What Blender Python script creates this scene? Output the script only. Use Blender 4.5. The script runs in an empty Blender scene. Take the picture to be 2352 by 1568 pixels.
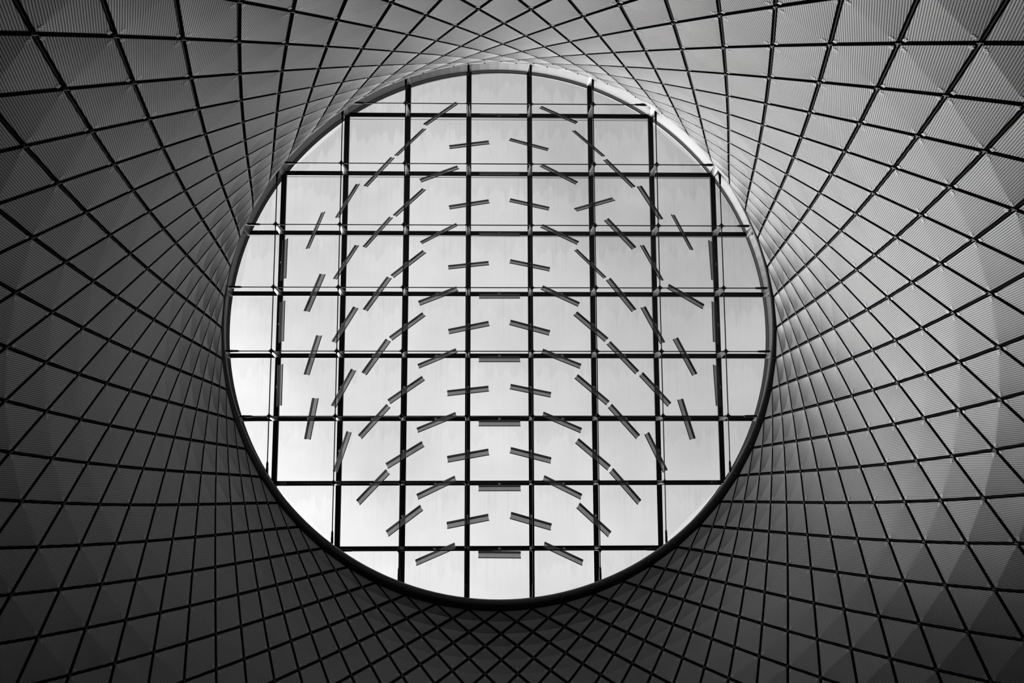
import bpy, math, random
from mathutils import Vector, Matrix
import numpy as np

random.seed(4)
SC = bpy.context.scene
COL = SC.collection

# ------------------------------------------------------------------ frames
# skylight frame: u to the right, v towards the low side, w outwards (up) along the skylight's axis.
# world frame: Z up, the net's lowest ring is level, so the skylight leans by TILT.
TILT = math.radians(46.0)
ct, st = math.cos(TILT), math.sin(TILT)
CAM_F, RES_X = 2331.79, 2352.0
CAM_R = np.array([[0.999757, 0.002361, -0.021924], [0.001038, 0.988116, 0.153705], [0.022026, -0.15369, 0.987874]])
CAM_T = np.array([-0.3695, -0.4881, 29.6539])
M3 = np.array([[1, 0, 0], [0, ct, st], [0, -st, ct]])          # skylight -> world
cam_sky = -CAM_R.T @ CAM_T
SHIFT = np.array([0.0, 0.0, 1.6]) - M3 @ cam_sky
SHIFT[0], SHIFT[1] = 0.0, 0.0
def to_world(p):
    return np.asarray(p, float) @ M3.T + SHIFT
SKY_FRAME = Matrix([[*M3[0], SHIFT[0]], [*M3[1], SHIFT[1]], [*M3[2], SHIFT[2]], [0, 0, 0, 1]])

# ------------------------------------------------------------------ camera
cd = bpy.data.cameras.new('camera')
cam = bpy.data.objects.new('camera', cd)
COL.objects.link(cam)
cd.sensor_fit = 'HORIZONTAL'
cd.sensor_width = 36.0
cd.lens = CAM_F / RES_X * 36.0
cd.clip_end = 400
Rc = M3 @ CAM_R.T @ np.diag([1, -1, -1])
cl = to_world(cam_sky)
cam.matrix_world = Matrix([[*Rc[0], cl[0]], [*Rc[1], cl[1]], [*Rc[2], cl[2]], [0, 0, 0, 1]])
SC.camera = cam

# ------------------------------------------------------------------ overcast sky, brightest low on the left-hand side
BRIGHT = Vector(M3 @ np.array([-1.0, 0.75, 0.0]))             # direction in which the cloud cover brightens
SKY_LEVEL = 0.86
wd = bpy.data.worlds.new('overcast_sky')
SC.world = wd
wd.use_nodes = True
nt = wd.node_tree
nt.nodes.clear()
N = nt.nodes.new
def link(a, b, t=nt):
    t.links.new(a, b)
out = N('ShaderNodeOutputWorld'); bg = N('ShaderNodeBackground'); tc = N('ShaderNodeTexCoord')
dot = N('ShaderNodeVectorMath'); dot.operation = 'DOT_PRODUCT'; dot.inputs[1].default_value = BRIGHT
link(tc.outputs['Generated'], dot.inputs[0])
ex = N('ShaderNodeMath'); ex.operation = 'POWER'; ex.inputs[0].default_value = math.e
link(dot.outputs['Value'], ex.inputs[1])
noi = N('ShaderNodeTexNoise'); noi.inputs['Scale'].default_value = 7.0; noi.inputs['Detail'].default_value = 5.0
noi.inputs['Roughness'].default_value = 0.5
link(tc.outputs['Generated'], noi.inputs['Vector'])
mr = N('ShaderNodeMapRange'); mr.inputs['From Min'].default_value = 0.35; mr.inputs['From Max'].default_value = 0.68
mr.inputs['To Min'].default_value = 0.88; mr.inputs['To Max'].default_value = 1.12
link(noi.outputs['Fac'], mr.inputs['Value'])
mu = N('ShaderNodeMath'); mu.operation = 'MULTIPLY'
link(ex.outputs[0], mu.inputs[0]); link(mr.outputs[0], mu.inputs[1])
mu2 = N('ShaderNodeMath'); mu2.operation = 'MULTIPLY'; mu2.inputs[1].default_value = SKY_LEVEL
link(mu.outputs[0], mu2.inputs[0])
bg.inputs['Color'].default_value = (1, 1, 1, 1)
link(mu2.outputs[0], bg.inputs['Strength'])
link(bg.outputs[0], out.inputs[0])

# sun hidden by cloud: a very soft light from the bright side of the sky
SUN_STRENGTH = 4.5
sd = bpy.data.lights.new('veiled_sun', 'SUN')
sd.energy = SUN_STRENGTH
sd.angle = math.radians(46)
sun = bpy.data.objects.new('veiled_sun', sd)
COL.objects.link(sun)
sdir = Vector(M3 @ np.array([0.36, -0.36, -0.86]))             # the way the light travels
sun.rotation_euler = sdir.to_track_quat('-Z', 'Y').to_euler()
sun.location = (0, 0, 60)

SC.view_settings.view_transform = 'Standard'
SC.view_settings.look = 'None'
SC.view_settings.exposure = 0.0
SC.view_settings.gamma = 1.0
SC.view_settings.use_curve_mapping = False
SC.cycles.max_bounces = 10
SC.cycles.transparent_max_bounces = 16
SC.cycles.use_denoising = True

# ------------------------------------------------------------------ materials
def new_mat(name):
    m = bpy.data.materials.new(name)
    m.use_nodes = True
    m.node_tree.nodes.clear()
    o = m.node_tree.nodes.new('ShaderNodeOutputMaterial')
    return m, m.node_tree, o
def grey(v):
    return (v, v, v, 1)
def plain(name, v, metallic=0.0, rough=0.5, spec=0.5, vary=0.0, scale=4.0):
    m, t, o = new_mat(name)
    b = t.nodes.new('ShaderNodeBsdfPrincipled')
    b.inputs['Base Color'].default_value = grey(v)
    b.inputs['Metallic'].default_value = metallic
    b.inputs['Roughness'].default_value = rough
    b.inputs['Specular IOR Level'].default_value = spec
    if vary:
        c = t.nodes.new('ShaderNodeTexCoord'); n = t.nodes.new('ShaderNodeTexNoise')
        n.inputs['Scale'].default_value = scale; n.inputs['Detail'].default_value = 4
        r = t.nodes.new('ShaderNodeMapRange')
        r.inputs['To Min'].default_value = v * (1 - vary); r.inputs['To Max'].default_value = v * (1 + vary)
        t.links.new(c.outputs['Object'], n.inputs['Vector']); t.links.new(n.outputs['Fac'], r.inputs['Value'])
        t.links.new(r.outputs[0], b.inputs['Base Color'])
    t.links.new(b.outputs[0], o.inputs[0])
    return m

MAT = {}
MAT['black_steel'] = plain('black_steel', 0.02, 0.0, 0.5, vary=0.15)
MAT['ring_steel'] = plain('ring_steel', 0.016, 0.0, 0.4, vary=0.15, scale=1.5)
MAT['curb_metal'] = plain('curb_metal', 0.022, 0.0, 0.35, spec=0.35, vary=0.12, scale=1.2)
MAT['grey_steel'] = plain('grey_steel', 0.15, 0.5, 0.4, vary=0.1)
MAT['bright_steel'] = plain('bright_steel', 0.5, 0.4, 0.4)
MAT['rod_steel'] = plain('rod_steel', 0.025, 0.3, 0.4)
MAT['cable_steel'] = plain('cable_steel', 0.012, 0.0, 0.6, spec=0.08)
MAT['clamp_steel'] = plain('clamp_steel', 0.10, 0.3, 0.5)
MAT['clip_steel'] = plain('clip_steel', 0.62, 0.3, 0.45)
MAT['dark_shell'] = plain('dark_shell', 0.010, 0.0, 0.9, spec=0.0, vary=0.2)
MAT['light_block_grey'] = plain('light_block_grey', 0.05, 0.0, 0.8, vary=0.1)
MAT['ledge_metal'] = plain('ledge_metal', 0.05, 0.0, 0.5)
MAT['floor_stone'] = plain('floor_stone', 0.12, 0.0, 0.5, vary=0.1)
MAT['blade_rail'] = plain('blade_rail', 0.015, 0.2, 0.45)
MAT['bar_gasket'] = plain('bar_gasket', 0.16, 0.0, 0.6)

PANEL_ALB, PANEL_METAL, PANEL_ROUGH = 0.50, 0.15, 0.45
def panel_material(name, PITCH_X):
    PITCH_Y, HOLE_R = PITCH_X * .86, PITCH_X * .285
    m, t, o = new_mat(name)
    L = t.links.new
    b = t.nodes.new('ShaderNodeBsdfPrincipled')
    b.inputs['Metallic'].default_value = PANEL_METAL
    b.inputs['Roughness'].default_value = PANEL_ROUGH
    uv = t.nodes.new('ShaderNodeUVMap'); uv.uv_map = 'UVMap'
    sp = t.nodes.new('ShaderNodeSeparateXYZ'); L(uv.outputs[0], sp.inputs[0])
    def mt(op, a, b=None):
        n = t.nodes.new('ShaderNodeMath'); n.operation = op
        for i, v in enumerate((a, b)):
            if v is None: continue
            if isinstance(v, (int, float)): n.inputs[i].default_value = v
            else: L(v, n.inputs[i])
        return n.outputs[0]
    # staggered rows of round holes: rows PITCH_X apart, holes PITCH_Y apart along a row
    xs = mt('DIVIDE', sp.outputs[0], PITCH_X)
    col = mt('FLOOR', mt('ADD', xs, 0.5))
    fx = mt('MULTIPLY', mt('SUBTRACT', xs, col), PITCH_X)
    ys = mt('ADD', mt('DIVIDE', sp.outputs[1], PITCH_Y), mt('MULTIPLY', col, 0.5))
    fy = mt('MULTIPLY', mt('SUBTRACT', mt('FRACT', ys), 0.5), PITCH_Y)
    dist = mt('SQRT', mt('ADD', mt('MULTIPLY', fx, fx), mt('MULTIPLY', fy, fy)))
    gt_ = mt('LESS_THAN', dist, HOLE_R)
    # soiling of the sheet metal
    c = t.nodes.new('ShaderNodeTexCoord'); n = t.nodes.new('ShaderNodeTexNoise')
    n.inputs['Scale'].default_value = 0.9; n.inputs['Detail'].default_value = 5
    L(c.outputs['Object'], n.inputs['Vector'])
    r = t.nodes.new('ShaderNodeMapRange'); r.inputs['To Min'].default_value = PANEL_ALB * 0.85; r.inputs['To Max'].default_value = PANEL_ALB * 1.15
    L(n.outputs['Fac'], r.inputs['Value']); L(r.outputs[0], b.inputs['Base Color'])
    tr = t.nodes.new('ShaderNodeBsdfTransparent')
    mx = t.nodes.new('ShaderNodeMixShader')
    L(gt_, mx.inputs[0]); L(b.outputs[0], mx.inputs[1]); L(tr.outputs[0], mx.inputs[2])
    L(mx.outputs[0], o.inputs[0])
    return m
MAT['panel_coarse'] = panel_material('coarse_perforated_panel', 0.031)
MAT['panel_medium'] = panel_material('medium_perforated_panel', 0.020)
MAT['panel_fine'] = panel_material('fine_perforated_panel', 0.010)

def pane_material():
    """weathered glass: clear with a grey film that is thickest below the upper edge and runs down in streaks"""
    m, t, o = new_mat('weathered_glass')
    L = t.links.new
    def math_(op, a, b=None, clamp=False):
        n = t.nodes.new('ShaderNodeMath'); n.operation = op; n.use_clamp = clamp
        for i, s in enumerate((a, b)):
            if s is None: continue
            if isinstance(s, (int, float)): n.inputs[i].default_value = s
            else: L(s, n.inputs[i])
        return n.outputs[0]
    uv = t.nodes.new('ShaderNodeUVMap'); uv.uv_map = 'UVMap'
    sp = t.nodes.new('ShaderNodeSeparateXYZ'); L(uv.outputs[0], sp.inputs[0])
    x, y = sp.outputs[0], sp.outputs[1]              # metres across, metres down from the upper edge
    oi = t.nodes.new('ShaderNodeObjectInfo')
    seed = math_('MULTIPLY', oi.outputs['Random'], 40.0)
    def streak(sx, sy, detail, lo, hi, off):
        cb = t.nodes.new('ShaderNodeCombineXYZ')
        L(math_('ADD', math_('MULTIPLY', x, sx), seed), cb.inputs[0]); L(math_('MULTIPLY', y, sy), cb.inputs[1])
        cb.inputs[2].default_value = off
        n = t.nodes.new('ShaderNodeTexNoise'); n.inputs['Scale'].default_value = 1.0; n.inputs['Detail'].default_value = detail
        L(cb.outputs[0], n.inputs['Vector'])
        r = t.nodes.new('ShaderNodeMapRange'); r.inputs['From Min'].default_value = lo; r.inputs['From Max'].default_value = hi
        L(n.outputs['Fac'], r.inputs['Value']); return r.outputs[0]
    fringe = streak(3.2, 0.5, 6, 0.30, 0.72, 0.0)    # ragged lower edge of the film
    depth = math_('ADD', math_('MULTIPLY', fringe, 0.85), 0.12)
    film = math_('DIVIDE', math_('SUBTRACT', depth, y), 0.16, True)
    film = math_('MULTIPLY', film, math_('ADD', math_('MULTIPLY', oi.outputs['Random'], 0.6), math_('MULTIPLY', oi.outputs['Color'], 0.6)))
    runs = math_('POWER', streak(9.0, 0.25, 3, 0.45, 0.80, 7.0), 1.5)
    fade = math_('SUBTRACT', 1.0, math_('DIVIDE', y, 1.5), True)
    clouding = streak(1.2, 1.2, 4, 0.3, 0.7, 3.0)
    d = math_('ADD', math_('MULTIPLY', film, 0.085), math_('MULTIPLY', math_('MULTIPLY', runs, fade), 0.15))
    d = math_('ADD', d, math_('MULTIPLY', clouding, 0.04))
    tint = math_('SUBTRACT', 0.93, d, True)
    tr = t.nodes.new('ShaderNodeBsdfTransparent'); L(tint, tr.inputs['Color'])
    gl = t.nodes.new('ShaderNodeBsdfGlossy'); gl.inputs['Roughness'].default_value = 0.03
    gl.inputs['Color'].default_value = grey(0.8)
    mx = t.nodes.new('ShaderNodeMixShader'); mx.inputs[0].default_value = 0.04
    L(tr.outputs[0], mx.inputs[1]); L(gl.outputs[0], mx.inputs[2]); L(mx.outputs[0], o.inputs[0])
    return m
MAT['glass'] = pane_material()

def blade_material():
    m, t, o = new_mat('smoked_blade')
    L = t.links.new
    tr = t.nodes.new('ShaderNodeBsdfTransparent'); tr.inputs['Color'].default_value = grey(0.56)
    gl = t.nodes.new('ShaderNodeBsdfPrincipled')
    gl.inputs['Base Color'].default_value = grey(0.35); gl.inputs['Metallic'].default_value = 0.6
    gl.inputs['Roughness'].default_value = 0.3
    mx = t.nodes.new('ShaderNodeMixShader'); mx.inputs[0].default_value = 0.18
    c = t.nodes.new('ShaderNodeTexCoord'); n = t.nodes.new('ShaderNodeTexNoise')
    n.inputs['Scale'].default_value = 3.0; n.inputs['Detail'].default_value = 3
    r = t.nodes.new('ShaderNodeMapRange'); r.inputs['To Min'].default_value = 0.12; r.inputs['To Max'].default_value = 0.26
    L(c.outputs['Object'], n.inputs['Vector']); L(n.outputs['Fac'], r.inputs['Value']); L(r.outputs[0], mx.inputs[0])
    L(tr.outputs[0], mx.inputs[1]); L(gl.outputs[0], mx.inputs[2]); L(mx.outputs[0], o.inputs[0])
    return m
MAT['blade'] = blade_material()

# ------------------------------------------------------------------ mesh helpers
class MB:
    """collects vertices and faces of one mesh"""
    def __init__(s):
        s.v, s.f, s.uv, s.smooth = [], [], [], []
    def add(s, verts, faces, uvs=None, smooth=False):
        o = len(s.v)
        s.v += [tuple(map(float, p)) for p in verts]
        for f in faces:
            s.f.append([o + i for i in f]); s.smooth.append(smooth)
            s.uv += [uvs[i] if uvs else (0.0, 0.0) for i in f]
    def box(s, lo, hi):
        x0, y0, z0 = lo; x1, y1, z1 = hi
        s.add([(x0, y0, z0), (x1, y0, z0), (x1, y1, z0), (x0, y1, z0), (x0, y0, z1), (x1, y0, z1), (x1, y1, z1), (x0, y1, z1)],
              [(0, 3, 2, 1), (4, 5, 6, 7), (0, 1, 5, 4), (1, 2, 6, 5), (2, 3, 7, 6), (3, 0, 4, 7)])
    def tube(s, pts, rad, n=8, caps=True, closed=False):
        pts = [np.asarray(p, float) for p in pts]
        K = len(pts)
        rad = [rad] * K if isinstance(rad, (int, float)) else rad
        verts, faces = [], []
        ref = None
        for i, p in enumerate(pts):
            a = pts[(i - 1) % K] if (closed or i > 0) else p
            b = pts[(i + 1) % K] if (closed or i < K - 1) else p
            d = b - a; d /= np.linalg.norm(d)
            if ref is None:
                ref = np.array([0, 0, 1.0]) if abs(d[2]) < 0.9 else np.array([1.0, 0, 0])
            e = np.cross(d, ref); e /= np.linalg.norm(e); g = np.cross(e, d)
            ref = g
            for k in range(n):
                t = 2 * math.pi * (k + .5) / n
                verts.append(p + rad[i] * (math.cos(t) * e + math.sin(t) * g))
        for i in range(K if closed else K - 1):
            j = (i + 1) % K
            for k in range(n):
                l = (k + 1) % n
                faces.append((i * n + k, i * n + l, j * n + l, j * n + k))
        if caps and not closed:
            faces.append(tuple(range(n))[::-1]); faces.append(tuple((K - 1) * n + k for k in range(n)))
        s.add(verts, faces, smooth=n > 5)
    def mesh(s, name, mat):
        me = bpy.data.meshes.new(name)
        me.from_pydata(s.v, [], s.f)
        u = me.uv_layers.new(name='UVMap')
        u.data.foreach_set('uv', np.array(s.uv, 'f').ravel())
        me.polygons.foreach_set('use_smooth', s.smooth)
        me.materials.append(mat)
        me.update()
        return me
def link_obj(name, data, parent=None, local=None):
    o = bpy.data.objects.new(name, data)
    COL.objects.link(o)
    if parent is not None: o.parent = parent
    if local is not None: o.matrix_local = local
    return o
def tag(o, label=None, cat=None, group=None, kind=None):
    for k, v in (('label', label), ('category', cat), ('group', group), ('kind', kind)):
        if v: o[k] = v
    return o
def root(name, local=Matrix.Identity(4), **kw):
    """an Empty standing in the skylight frame"""
    o = bpy.data.objects.new(name, None)
    COL.objects.link(o)
    o.empty_display_size = 0.2
    o.matrix_world = SKY_FRAME @ local
    return tag(o, **kw)
ORD = ['first', 'second', 'third', 'fourth', 'fifth', 'sixth', 'seventh', 'eighth', 'ninth', 'tenth']

# ------------------------------------------------------------------ net geometry (skylight frame)
NROW, NCOL = 18, 56
NET = np.array([
 [[0.0098, 0.2715, -1.3], [0.0655, 6.4455, -10.2689], [-0.2673, -0.9751, -2.2857], [0.1908, 0.1303, 0.1896]],
 [[-0.0047, 7.7476, 0.0336], [0.1264, -2.6515, 10.1213], [-0.153, 1.7291, -2.8932], [0.0572, 0.345, 0.0318]],
 [[7.7292, -0.0086, -0.0445], [-0.9385, 0.0402, -0.1562], [1.1795, -0.0624, 0.0748], [0.4637, 0.0178, 0.1373]],
 [[-0.001, -0.037, 0.064], [0.0342, 0.2131, -0.3157], [-0.1074, -0.1508, 0.908], [0.0558, 0.1359, -0.2479]],
 [[-0.0207, 0.0034, -0.0195], [-0.0287, -0.0055, -0.011], [0.29, -0.0806, 0.0392], [0.0965, 0.0926, -0.0646]]])
def node(r, j):
    s = r / 14.0
    B = np.array([1, s, s * s, s ** 3]) @ NET                  # 5 harmonics x 3
    p = 2 * math.pi * j / NCOL
    return np.array([1, math.cos(p), math.sin(p), math.cos(2 * p), math.sin(2 * p)]) @ B
def outward(r, j):
    a = node(r, j + .5) - node(r, j - .5); b = node(r + .5, j) - node(r - .5, j)
    n = np.cross(b, a); n /= np.linalg.norm(n)
    c = np.array([1, r / 14, (r / 14) ** 2, (r / 14) ** 3]) @ NET[0]
    if n @ (node(r, j) - c) < 0: n = -n
    return n
def project(p):
    c = np.asarray(p) @ CAM_R.T + CAM_T
    return 1176 + CAM_F * c[..., 0] / c[..., 2], 784 + CAM_F * c[..., 1] / c[..., 2]

RING_C, RING_R, TUBE = np.array([0.0, 0.01, -1.10]), 7.86, 0.168
GLASS_R, GLASS_W = 7.93, 0.38
BAY = 1.83
LINES = [(i - 3.5) * BAY for i in range(8)]

# ------------------------------------------------------------------ building: floor, dark shell behind the net, added enclosure that keeps daylight out
def surf_obj(name, mb, mat, kind='structure'):
    o = link_obj(name, mb.mesh(name, MAT[mat])); o.matrix_world = SKY_FRAME
    return tag(o, kind=kind)
def world_obj(name, mb, mat, kind='structure'):
    return tag(link_obj(name, mb.mesh(name, MAT[mat])), kind=kind)

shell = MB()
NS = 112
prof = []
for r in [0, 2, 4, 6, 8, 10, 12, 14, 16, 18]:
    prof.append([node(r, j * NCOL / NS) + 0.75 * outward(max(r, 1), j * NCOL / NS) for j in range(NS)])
top = [np.array([8.7 * math.sin(2 * math.pi * j / NS), 0.12 + 8.7 * math.cos(2 * math.pi * j / NS), 0.62]) for j in range(NS)]  # unseen roof collar, added to block sky light around the glass
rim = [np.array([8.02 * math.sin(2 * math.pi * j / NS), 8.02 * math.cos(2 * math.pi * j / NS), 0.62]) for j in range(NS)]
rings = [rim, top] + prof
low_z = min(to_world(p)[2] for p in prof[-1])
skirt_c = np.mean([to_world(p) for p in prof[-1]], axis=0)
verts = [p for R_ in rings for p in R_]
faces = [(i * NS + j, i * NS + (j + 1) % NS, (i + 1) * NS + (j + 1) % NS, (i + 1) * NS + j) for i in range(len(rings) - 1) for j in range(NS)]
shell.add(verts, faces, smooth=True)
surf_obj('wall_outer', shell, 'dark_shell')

ROOM_R = 17.0
ceil = MB()  # unseen lid added to close the room, so light enters only through the skylight
a_ = [to_world(p) for p in prof[-1]]
cv, cf = [], []
for j in range(NS):
    d = a_[j] - skirt_c; d[2] = 0; d /= np.linalg.norm(d)
    q = skirt_c + ROOM_R * d; q[2] = skirt_c[2]
    cv += [a_[j], q]
cf = [(2 * j, 2 * j + 1, 2 * ((j + 1) % NS) + 1, 2 * ((j + 1) % NS)) for j in range(NS)]
ceil.add(cv, cf)
world_obj('light_block_ceiling', ceil, 'light_block_grey')
wl = MB()  # unseen wall added so that no daylight comes in below the net
wv = []
for j in range(NS):
    wv += [cv[2 * j + 1], np.array([cv[2 * j + 1][0], cv[2 * j + 1][1], 0.0])]
wl.add(wv, cf)
world_obj('light_block_wall', wl, 'light_block_grey')
fl = MB()
fl.add([wv[2 * j + 1] for j in range(NS)], [tuple(range(NS))])
world_obj('floor', fl, 'floor_stone')

# ------------------------------------------------------------------ ring beam with its curb
def circle(c, R_, n, w=None):
    return [np.array([c[0] + R_ * math.sin(2 * math.pi * k / n), c[1] + R_ * math.cos(2 * math.pi * k / n), c[2] if w is None else w]) for k in range(n)]
ring = root('ring_beam', label='dark round steel ring pipe framing the skylight opening', cat='ring beam')
mb = MB(); mb.tube(circle(RING_C, RING_R, 168), TUBE, n=20, closed=True)
link_obj('pipe', mb.mesh('ring_pipe', MAT['ring_steel']), ring)
# welded lugs that take the net's cables, one at each top node of the net
lug = MB()
lug.box((-.10, -.011, -.045), (.02, .011, .045)); lug.box((-.02, -.03, -.03), (.01, .03, .03))
lug_me = lug.mesh('lug', MAT['clamp_steel'])
for k in range(NCOL):
    p = node(0, k)
    rad = np.array([p[0] - RING_C[0], p[1] - RING_C[1], 0]); rad /= np.linalg.norm(rad)
    c = RING_C + rad * RING_R
    d = np.array([0, 0, -.95]) - rad * .31                      # outward normal of the pipe, down and inwards
    t = np.cross(d, rad); t /= np.linalg.norm(t)
    X = np.cross(t, d)                                         # runs round the pipe towards the node
    o = c + d * (TUBE - .015)
    link_obj('lug', lug_me, ring, Matrix([[X[0], t[0], d[0], o[0]], [X[1], t[1], d[1], o[1]], [X[2], t[2], d[2], o[2]], [0, 0, 0, 1]]))

curb = MB()
n_ = 168
def band(*prof):
    """a turned strip: prof lists (radius, height) pairs from inside to outside"""
    rr = [circle((0, 0, 0), R_, n_, w) for R_, w in prof]
    curb.add([p for R_ in rr for p in R_], [(i * n_ + j, i * n_ + (j + 1) % n_, (i + 1) * n_ + (j + 1) % n_, (i + 1) * n_ + j) for i in range(len(rr) - 1) for j in range(n_)])
band((7.985, -1.05), (7.975, 0.29))                           # upright plate
band((8.03, 0.29), (8.03, 0.70))
surf_obj('trim_1', curb, 'curb_metal')
curb = MB()
band((7.975, 0.29), (7.93, 0.37), (7.93, 0.382))  # ledge the panes sit on
surf_obj('trim_3', curb, 'ledge_metal')
gask = MB()
gask.tube(circle((0, 0, 0), 7.97, n_, 0.287), .006, n=6, closed=True)
gask.tube(circle((0, 0, 0), 7.925, n_, 0.372), .007, n=6, closed=True)
surf_obj('trim_2', gask, 'rod_steel')

# ------------------------------------------------------------------ glazing: every pane is a part of the skylight window
window = root('window_1', kind='structure')
def clip_poly(x0, x1, y0, y1, R_):
    poly = [(R_ * math.cos(2 * math.pi * k / 180), R_ * math.sin(2 * math.pi * k / 180)) for k in range(180)]
    for ax, val, sg in ((0, x0, 1), (0, x1, -1), (1, y0, 1), (1, y1, -1)):
        outp = []
        for a, b in zip(poly, poly[1:] + poly[:1]):
            ia, ib = sg * (a[ax] - val) >= 0, sg * (b[ax] - val) >= 0
            if ia: outp.append(a)
            if ia != ib:
                t = (val - a[ax]) / (b[ax] - a[ax])
                outp.append((a[0] + t * (b[0] - a[0]), a[1] + t * (b[1] - a[1])))
        poly = outp
        if not poly: return []
    return poly
edges = [-9] + LINES + [9]
G = 0.012
for r in range(9):
    for c in range(9):
        y0, y1, x0, x1 = edges[r] + G, edges[r + 1] - G, edges[c] + G, edges[c + 1] - G
        P = clip_poly(x0, x1, y0, y1, GLASS_R)
        if len(P) < 3: continue
        area = abs(sum(a[0] * b[1] - b[0] * a[1] for a, b in zip(P, P[1:] + P[:1]))) / 2
        if area < 0.05: continue
        ytop = max(y0, min(p[1] for p in P))
        pm = MB()
        n = len(P)
        # film depth is measured from the pane's own upper edge, which follows the ring on the rim panes
        def top_edge(x):
            return max(y0, -math.sqrt(max(0.0, GLASS_R ** 2 - x * x))) if abs(x) < GLASS_R else y0
        uvs = [(p[0] - x0, p[1] - (top_edge(p[0]) if r == 0 else y0)) for p in P]
        # strips, so that the film follows the curved edge too
        xs = np.linspace(min(p[0] for p in P), max(p[0] for p in P), 25 if r == 0 or c in (0, 8) else 2)
        vs, fs, uu = [], [], []
        for x in xs:
            h = math.sqrt(max(0.0, GLASS_R ** 2 - x * x))
            a, b = max(y0, -h), min(y1, h)
            b = max(b, a)
            vs += [(x, a, GLASS_W), (x, b, GLASS_W)]
            base = a if r == 0 or a > y0 else y0
            uu += [(x - x0 if c else x + 9, a - base), (x - x0 if c else x + 9, b - base)]
        for k in range(len(xs) - 1):
            fs.append((2 * k, 2 * k + 1, 2 * k + 3, 2 * k + 2))
        nv = len(vs)
        vs2 = vs + [(v[0], v[1], v[2] + .03) for v in vs]
        # upper face of the laminated pane is left to the same film-free volume: only the lower face carries the film
        pm.add(vs, fs, uu)
        po = link_obj('pane', pm.mesh('pane', MAT['glass']), window)
        po.color = [max(0.0, 1.0 - r / 9.0)] * 3 + [1]           # how much rain film has gathered on this row of panes
for t in LINES:
    h = math.sqrt(GLASS_R ** 2 - t * t)
    m1 = MB(); m1.box((t - .008, -h, GLASS_W - .02), (t + .008, h, GLASS_W - .002)); link_obj('glazing_bar', m1.mesh('glazing_bar', MAT['bar_gasket']), window)
    m2 = MB(); m2.box((-h, t - .008, GLASS_W - .022), (h, t + .008, GLASS_W - .003)); link_obj('glazing_bar', m2.mesh('glazing_bar', MAT['bar_gasket']), window)

# ------------------------------------------------------------------ steel grid carrying the glass
frame = root('skylight_frame', label='black steel beam grid with grey strut posts carrying the round skylight glass', cat='frame')
BEAM_R = 7.93
RW = -0.91
def taper(mb_, p, q, hp, hq, ax, ay):
    vv = [np.asarray(p) + s1 * hp * ax + s2 * hp * ay for s1, s2 in ((-1, -1), (1, -1), (1, 1), (-1, 1))]
    vv += [np.asarray(q) + s1 * hq * ax + s2 * hq * ay for s1, s2 in ((-1, -1), (1, -1), (1, 1), (-1, 1))]
    mb_.add(vv, [(0, 3, 2, 1), (4, 5, 6, 7), (0, 1, 5, 4), (1, 2, 6, 5), (2, 3, 7, 6), (3, 0, 4, 7)])
EX, EY = np.array([1., 0, 0]), np.array([0, 1., 0])
def ring_hit(x, y, dx, dy, R_):
    """distance along d from (x, y) to the ring circle of radius R_ about RING_C"""
    cx, cy = x - RING_C[0], y - RING_C[1]
    b = cx * dx + cy * dy; c = cx * cx + cy * cy - R_ * R_
    return -b + math.sqrt(b * b - c)
for t in LINES:
    h = math.sqrt(BEAM_R ** 2 - t * t)
    for vertical in (True, False):
        m = MB()
        hw, z0 = (0.075, 0.0) if vertical else (0.068, 0.004)
        if vertical:
            m.box((t - hw, -h, z0), (t + hw, h, z0 + .10)); m.box((t - .02, -h, z0 + .10), (t + .02, h, z0 + .13))
        else:
            m.box((-h, t - hw, z0), (h, t + hw, z0 + .09)); m.box((-h, t - .02, z0 + .09), (h, t + .02, z0 + .12))
        link_obj('beam', m.mesh('beam', MAT['black_steel']), frame)
        # gusset brackets from the beam ends down to the ring pipe
        for sg in (-1, 1):
            e = np.array([t, sg * (h - .05), 0.0]) if vertical else np.array([sg * (h - .05), t, 0.0])
            d = e[:2] - RING_C[:2]; d /= np.linalg.norm(d)
            q = np.array([RING_C[0] + d[0] * (RING_R - .02), RING_C[1] + d[1] * (RING_R - .02), RING_C[2] + TUBE - .02])
            ax = np.array([-d[1], d[0], 0])
            g = MB(); taper(g, e, q, .075, .055, ax, np.array([d[0], d[1], 0.]) * .6)
            link_obj('bracket', g.mesh('bracket', MAT['grey_steel']), frame)
post_m = MB(); taper(post_m, (0, 0, 0), (0, 0, RW + .05), .066, .03, EX, EY)
post_me = post_m.mesh('post', MAT['grey_steel'])
clamp_m = MB()
clamp_m.box((-.042, -.042, RW - .045), (.042, .042, RW + .05))
clamp_m.tube([(-.075, 0, RW), (.075, 0, RW)], .026, n=8); clamp_m.tube([(0, -.075, RW - .01), (0, .075, RW - .01)], .026, n=8)
clamp_me = clamp_m.mesh('rod_clamp', MAT['rod_steel'])
for y in LINES:
    for x in LINES:
        if math.hypot(x, y) > 7.4: continue
        link_obj('post', post_me, frame, Matrix.Translation((x, y, 0)))
        link_obj('rod_clamp', clamp_me, frame, Matrix.Translation((x, y, 0)))

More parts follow.
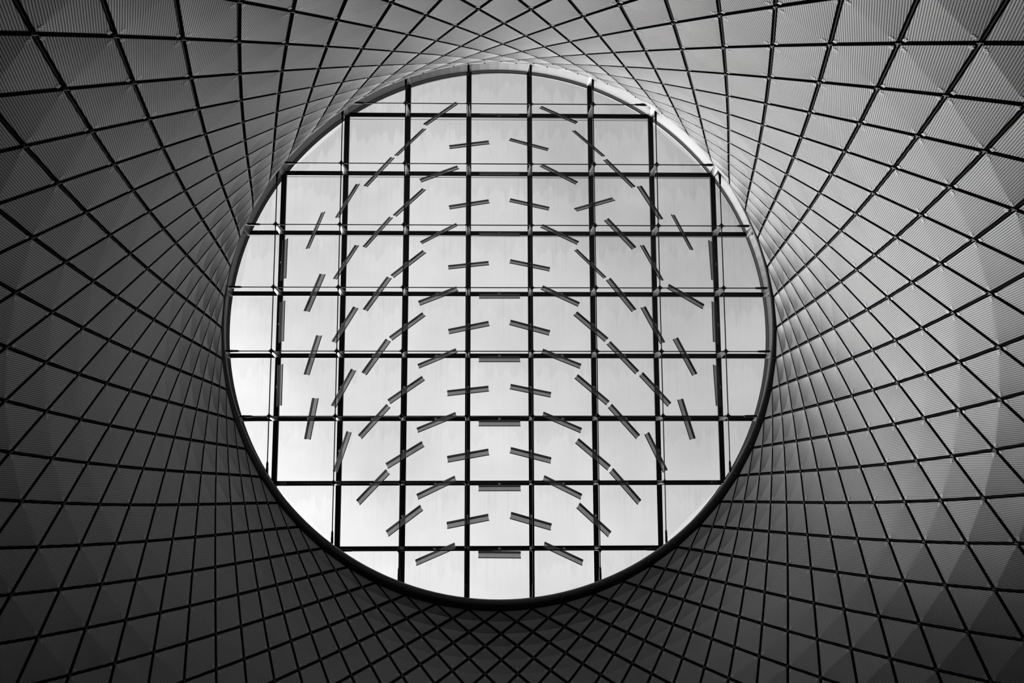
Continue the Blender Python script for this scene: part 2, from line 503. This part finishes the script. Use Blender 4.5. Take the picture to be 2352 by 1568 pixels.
# ------------------------------------------------------------------ tension rods under the grid
for n, t in enumerate(LINES):
    for across in (True, False):
        R_ = RING_R - TUBE * .55
        if across:
            l1 = ring_hit(0, t, 1, 0, R_); a, b = np.array([-l1, t, RW]), np.array([l1, t, RW])
            lab = 'thin dark tension rod running crosswise under the skylight, %s from the top' % ORD[n]
        else:
            a = np.array([t, -ring_hit(t, 0, 0, -1, R_), RW - .012]); b = np.array([t, ring_hit(t, 0, 0, 1, R_), RW - .012])
            lab = 'thin dark tension rod running top to bottom under the skylight, %s from the left' % ORD[n]
        rt = root('tension_rod', label=lab, cat='rod', group='tension rods under the skylight')
        d = (b - a) / np.linalg.norm(b - a)
        m = MB(); m.tube([a + .3 * d, b - .3 * d], .0155, n=8); link_obj('rod', m.mesh('rod', MAT['rod_steel']), rt)
        for p, s in ((a, 1), (b, -1)):
            m = MB()
            e = np.cross(d, [0, 0, 1.]); u_ = np.array([0, 0, 1.])
            # sleeve, fork with two cheeks, pin and eye plate
            m.tube([p + s * d * .42, p + s * d * .36, p + s * d * .24, p + s * d * .20], [.018, .032, .032, .024], n=8)
            for k in (-1, 1):
                q0, q1 = p + s * d * .24 + k * .026 * u_, p + s * d * .06 + k * .026 * u_
                vv = [q + x1 * .03 * e + x2 * .007 * u_ for q in (q0, q1) for x1, x2 in ((-1, -1), (1, -1), (1, 1), (-1, 1))]
                m.add(vv, [(0, 3, 2, 1), (4, 5, 6, 7), (0, 1, 5, 4), (1, 2, 6, 5), (2, 3, 7, 6), (3, 0, 4, 7)])
            m.tube([p + s * d * .10 - .045 * u_, p + s * d * .10 + .045 * u_], .014, n=8)
            link_obj('fork_end', m.mesh('fork_end', MAT['rod_steel']), rt)
            g = MB(); g.box((-.10, -.012, -.03), (.14, .012, .03))
            me = g.mesh('eye_plate', MAT['grey_steel'])
            X = s * d; Y = np.cross(u_, X)
            L4 = Matrix([[X[0], Y[0], 0, p[0]], [X[1], Y[1], 0, p[1]], [0, 0, 1, p[2]], [0, 0, 0, 1]])
            link_obj('eye_plate', me, rt, L4)

# ------------------------------------------------------------------ translucent blades hung under the grid
BLADES = [  # (column line, cross beam, heading in degrees, lean) ; whole numbers sit on a beam, halves between two
    (-0.5,0,-36,0.2), (0.5,0,0.6,0.17), (1.5,0,24.3,0.2), (-1,0.5,-45.3,0.17), (0,0.5,-7.6,0.22), (1,0.5,15.2,0.19),
    (2,0.5,41.7,0.17), (-1.5,1,-48.6,0.19), (-2,1.5,-60.2,0.17), (-2.5,2,-68.8,0.16), (-3,2.5,-89.4,0.23),
    (-2,2.5,-58.6,0.17), (-1.5,2,-49.8,0.17), (-1,1.5,-43.6,0.18), (-0.5,1,-20.6,0.21), (0.5,1,-0.1,0.18),
    (1.5,1,27.5,0.2), (0,1.5,-9.2,0.2), (1,1.5,12.6,0.19), (-0.5,2,-28.1,0.16), (0.5,2,0.2,0.16), (1.5,2,25.8,0.19),
    (0,2.5,-6.3,0.18), (1,2.5,11.6,0.18), (-1,2.5,-38.9,0.19), (2,1.5,-16.5,0.18), (2.5,1,45.4,0.2), (3,1.5,58.6,0.22),
    (2.5,2,47.2,0.23), (2,2.5,44.7,0.15), (3.5,2,63.4,0.17), (3,2.5,62.2,0.17), (4,2.5,87.6,0.24), (-2.5,3,-68.6,0.24),
    (-3,3.5,-90.1,0.21), (-1.5,3,-54.9,0.2), (-2,3.5,-59.5,0.21), (-2.5,4,-74,0.22), (-1.5,4,-55.3,0.21),
    (-3,4.5,-90.2,0.21), (-2,4.5,-62.6,0.2), (-0.5,3,-21.4,0.2), (0.5,3,-0.3,0.18), (1.5,3,25.2,0.19), (-1,3.5,-37.1,0.19),
    (0,3.5,-11.6,0.19), (1,3.5,15.1,0.2), (-0.5,4,-22.8,0.16), (0.5,4,-0,0.19), (1.5,4,21.9,0.18), (-1,4.5,-34.9,0.18),
    (0,4.5,-6.5,0.18), (1,4.5,11.5,0.17), (2.5,3,51.7,0.22), (2,3.5,41.1,0.21), (3,3.5,62.6,0.21), (3.5,3,30.7,0.23),
    (4,3.5,89.9,0.22), (2.5,4,46.8,0.2), (3.5,4,63.2,0.23), (2,4.5,40.6,0.19), (3,4.5,48,0.21), (4,4.5,87.8,0.22),
    (-2.5,5,-80.5,0.24), (-1.5,5,-48.2,0.18), (-2,5.5,-72.3,0.18), (-1.5,6,-46.4,0.19), (-1,5.5,-31.4,0.18),
    (-0.5,5,-22.2,0.15), (0.5,5,0.1,0.18), (1.5,5,23.2,0.16), (0,5.5,-10.1,0.18), (1,5.5,14.3,0.17), (-0.5,6,-25.5,0.15),
    (0.5,6,-0,0.15), (1.5,6,26.3,0.15), (-1,6.5,-36.9,0.17), (2.5,5,48.3,0.2), (3.5,5,73.9,0.23), (2,5.5,40.4,0.19),
    (3,5.5,64.7,0.19), (2.5,6,48.9,0.19), (0,6.5,-10.9,0.16), (1,6.5,15.9,0.17), (-0.5,7,-23,0.13), (0.5,7,0.7,0.15),
    (1.5,7,24.9,0.13), (2,6.5,42.5,0.18)]
HL, FACE, HANG, SET = 0.593, 0.375, 0.30, 0.075
# local frame of a blade face: x along it, y down the face from the rail, z its thickness
g = MB(); g.box((-HL + .006, .085, -.006), (HL - .006, FACE - .012, .006)); blade_face = g.mesh('glass_blade', MAT['blade'])
g = MB(); g.box((-HL, 0, -.012), (HL, .085, .012)); g.box((-HL, -.010, -.016), (HL, .004, .016)); blade_rail = g.mesh('rail', MAT['blade_rail'])
g = MB(); g.box((-HL, FACE - .016, -.010), (HL, FACE, .010)); blade_edge = g.mesh('edge_strip', MAT['blade_rail'])
g = MB()
g.tube([(0, 0, .01), (0, 0, -.05), (0, SET * .9, -HANG + .02)], [.022, .016, .012], n=8)
g.tube([(-.05, SET * .9, -HANG + .02), (.05, SET * .9, -HANG + .02)], .014, n=8)
g.box((-.045, -.03, -.012), (.045, .03, .002))
blade_bracket = g.mesh('bracket', MAT['bright_steel'])
def bay_word(n):
    k = int(round(n - 0.5))
    if k == 0: return 'in the centre bay'
    return '%s %s %s of centre' % (['', 'one', 'two', 'three', 'four'][abs(k)], 'bay' if abs(k) == 1 else 'bays', 'left' if k < 0 else 'right')
for (i, m_, ang, lean) in BLADES:
    if float(m_).is_integer():
        lab = 'grey translucent blade under the %s cross beam from the top, %s' % (ORD[int(m_)], bay_word(i))
    else:
        lab = 'grey translucent blade under %s upright beam from left, between %s and %s cross beams' % (ORD[int(i) + 3], ORD[int(m_ - .5)], ORD[int(m_ + .5)])
    x, y = (i - .5) * BAY, (m_ - 3.5) * BAY
    rt = root('reflector_blade', Matrix.Translation((x, y, 0)) @ Matrix.Rotation(math.radians(ang), 4, 'Z'), label=lab, cat='blade', group='translucent blades under the skylight')
    phi = -math.atan2(0.33, lean)
    loc = Matrix.Translation((0, SET, -HANG)) @ Matrix.Rotation(phi, 4, 'X')
    link_obj('glass_blade', blade_face, rt, loc)
    link_obj('rail', blade_rail, rt, loc)
    link_obj('edge_strip', blade_edge, rt, loc)
    link_obj('bracket', blade_bracket, rt)

# ------------------------------------------------------------------ the cable net and its folded panels
net = root('cable_net', label='diamond cable net of folded perforated metal panels flaring down from the skylight ring', cat='cable net')
GAP = 0.036
BEND = 1.9                                                    # the facets curve more and more sharply towards the fold
def fold_depth(r):
    """how far the middle of the fold line is pushed back from the plane of the panel's edges, per half height"""
    return max(-0.010, 0.130 - 0.0150 * r)
def panel_shape(r, jc):
    L_, R_, B_ = node(r, jc - .5), node(r, jc + .5), node(r + 1, jc)
    nrm = outward(max(r, .6), jc)
    if r == 0:                                                # half panel against the ring
        c = (L_ + R_ + B_) / 3
        return None, c + (B_ - c) * .86, c + (L_ - c) * .88, c + (R_ - c) * .88, nrm, 0.0
    T_ = node(r - 1, jc)
    c = (T_ + B_ + L_ + R_) / 4
    p_, q_ = np.linalg.norm(R_ - L_) / 2, np.linalg.norm(B_ - T_) / 2
    k = 1 - GAP / (p_ * q_ / math.hypot(p_, q_))
    d = fold_depth(r) * q_
    s = lambda P: c + (P - c) * k
    return s(T_), s(B_), s(L_), s(R_), nrm, d
def panel_mesh(mb_, r, jc):
    """two facets, each slightly dished towards the fold"""
    T_, B_, L_, R_, nrm, d = panel_shape(r, jc)
    fx = (R_ - L_) / np.linalg.norm(R_ - L_)
    org = node(r, jc)
    cross = (-1.0, -0.55, 0.55, 1.0)
    rows = (0.0, 0.18, 0.42, 0.70)
    lay = math.radians(40) * (1 if jc > 0 else -1)            # slant of the rows of holes
    ca, sa = math.cos(lay), math.sin(lay)
    for tip in (T_, B_):
        if tip is None: continue
        mid = (L_ + R_) / 2
        ax = tip - mid
        perp = ax - (ax @ fx) * fx; perp /= np.linalg.norm(perp)
        vs, uv, fs = [], [], []
        for t in rows:
            for x in cross:
                base = mid + (R_ - L_) * (x / 2) * (1 - t) + ax * t
                bow = d * (1 - abs(x) ** 2.4) * (1 - t) ** BEND
                vs.append(base + nrm * bow)
        vs.append(tip)
        for p in vs:
            w = p - org
            a_, o_ = w @ fx, -((w - nrm * (w @ nrm)) @ perp) * (1 if tip is T_ else -1)
            uv.append((a_ * ca - o_ * sa + 5, a_ * sa + o_ * ca + 5))
        n = len(cross)
        for k in range(len(rows) - 1):
            for x in range(n - 1):
                fs.append((n * k + x, n * k + x + 1, n * (k + 1) + x + 1, n * (k + 1) + x))
        k = n * (len(rows) - 1)
        for x in range(n - 1):
            fs.append((k + x, k + x + 1, len(vs) - 1))
        mb_.add(vs, fs, uv, smooth=True)
def sheet(r):
    return 'panel_fine' if r < 7 else 'panel_medium' if r < 9 else 'panel_coarse'
ids = []
for r in range(0, NROW):
    for c in range(-28, 28):
        jc = c + (0.5 if r % 2 == 0 else 0.0)
        x, y = project(node(r, jc))
        a, b = np.array(project(node(r, jc - .5))), np.array(project(node(r, jc + .5)))
        t2 = np.array(project(node(max(r - 1, 0), jc))); b2 = np.array(project(node(r + 1, jc)))
        d1, d2 = b - a, b2 - t2
        area = abs(d1[0] * d2[1] - d1[1] * d2[0]) / 2
        inside = -60 < x < 2412 and -60 < y < 1628
        ids.append((area if inside else 0, r, jc))
ids.sort(key=lambda t: -t[0])
for area, r, jc in ids[:300]:
    m = MB(); panel_mesh(m, r, jc)
    link_obj('panel', m.mesh('panel', MAT[sheet(r)]), net)
for kind_ in ('panel_coarse', 'panel_medium', 'panel_fine'):    # the panels past the three hundred largest
    rest = MB()
    for area, r, jc in ids[300:]:
        if sheet(r) == kind_: panel_mesh(rest, r, jc)
    if rest.v: tag(link_obj('panel_field', rest.mesh('panel_field', MAT[kind_]), net), kind='stuff')

# cables: one from every ring lug in each of the two slanting directions
for sg in (-1, 1):
    for k in range(NCOL):
        m = MB()
        pts = [node(r, k + sg * r / 2) + outward(max(r, .6), k + sg * r / 2) * (.03 if sg > 0 else .055) for r in range(NROW + 1)]
        m.tube(pts, .013, n=5)
        link_obj('cable', m.mesh('cable', MAT['cable_steel']), net)

# cross clamps at the cable crossings and the little clips at the panel corners
cl_ = MB(); cp_ = MB()
for r in range(1, NROW):
    for c in range(-28, 28):
        j = c + (0.5 if r % 2 else 0.0)
        p = node(r, j); n = outward(r, j)
        x, y = project(p)
        if not (-80 < x < 2432 and -80 < y < 1648): continue
        for sg in (-1, 1):
            d = node(r + 1, j + sg * .5) - node(r - 1, j - sg * .5); d /= np.linalg.norm(d)
            e = np.cross(d, n)
            q = p - n * (.012 if sg > 0 else -.002)
            vv = [q + a * .048 * d + b * .008 * e + h * .010 * n for h in (-1, 1) for a, b in ((-1, -1), (1, -1), (1, 1), (-1, 1))]
            cl_.add(vv, [(0, 3, 2, 1), (4, 5, 6, 7), (0, 1, 5, 4), (1, 2, 6, 5), (2, 3, 7, 6), (3, 0, 4, 7)])
tag(link_obj('cross_clamp', cl_.mesh('cross_clamp', MAT['clamp_steel']), net), kind='stuff')
for area, r, jc in ids:
    if area == 0 or r < 3: continue
    T_, B_, L_, R_, nrm, d = panel_shape(r, jc)
    c = (T_ + B_ + L_ + R_) / 4
    for P in (T_, B_, L_, R_):
        a = (c - P) / np.linalg.norm(c - P); b = np.cross(a, nrm)
        o = P + a * .075 - nrm * .012
        # a small square ring: outer and inner loop
        so, si = .024, .012
        vv = [o + x * s * a + y * s * b for s in (so, si) for x, y in ((-1.3, -1), (1.3, -1), (1.3, 1), (-1.3, 1))]
        cp_.add(vv, [(k, (k + 1) % 4, 4 + (k + 1) % 4, 4 + k) for k in range(4)])
tag(link_obj('panel_clip', cp_.mesh('panel_clip', MAT['clip_steel']), net), kind='stuff')
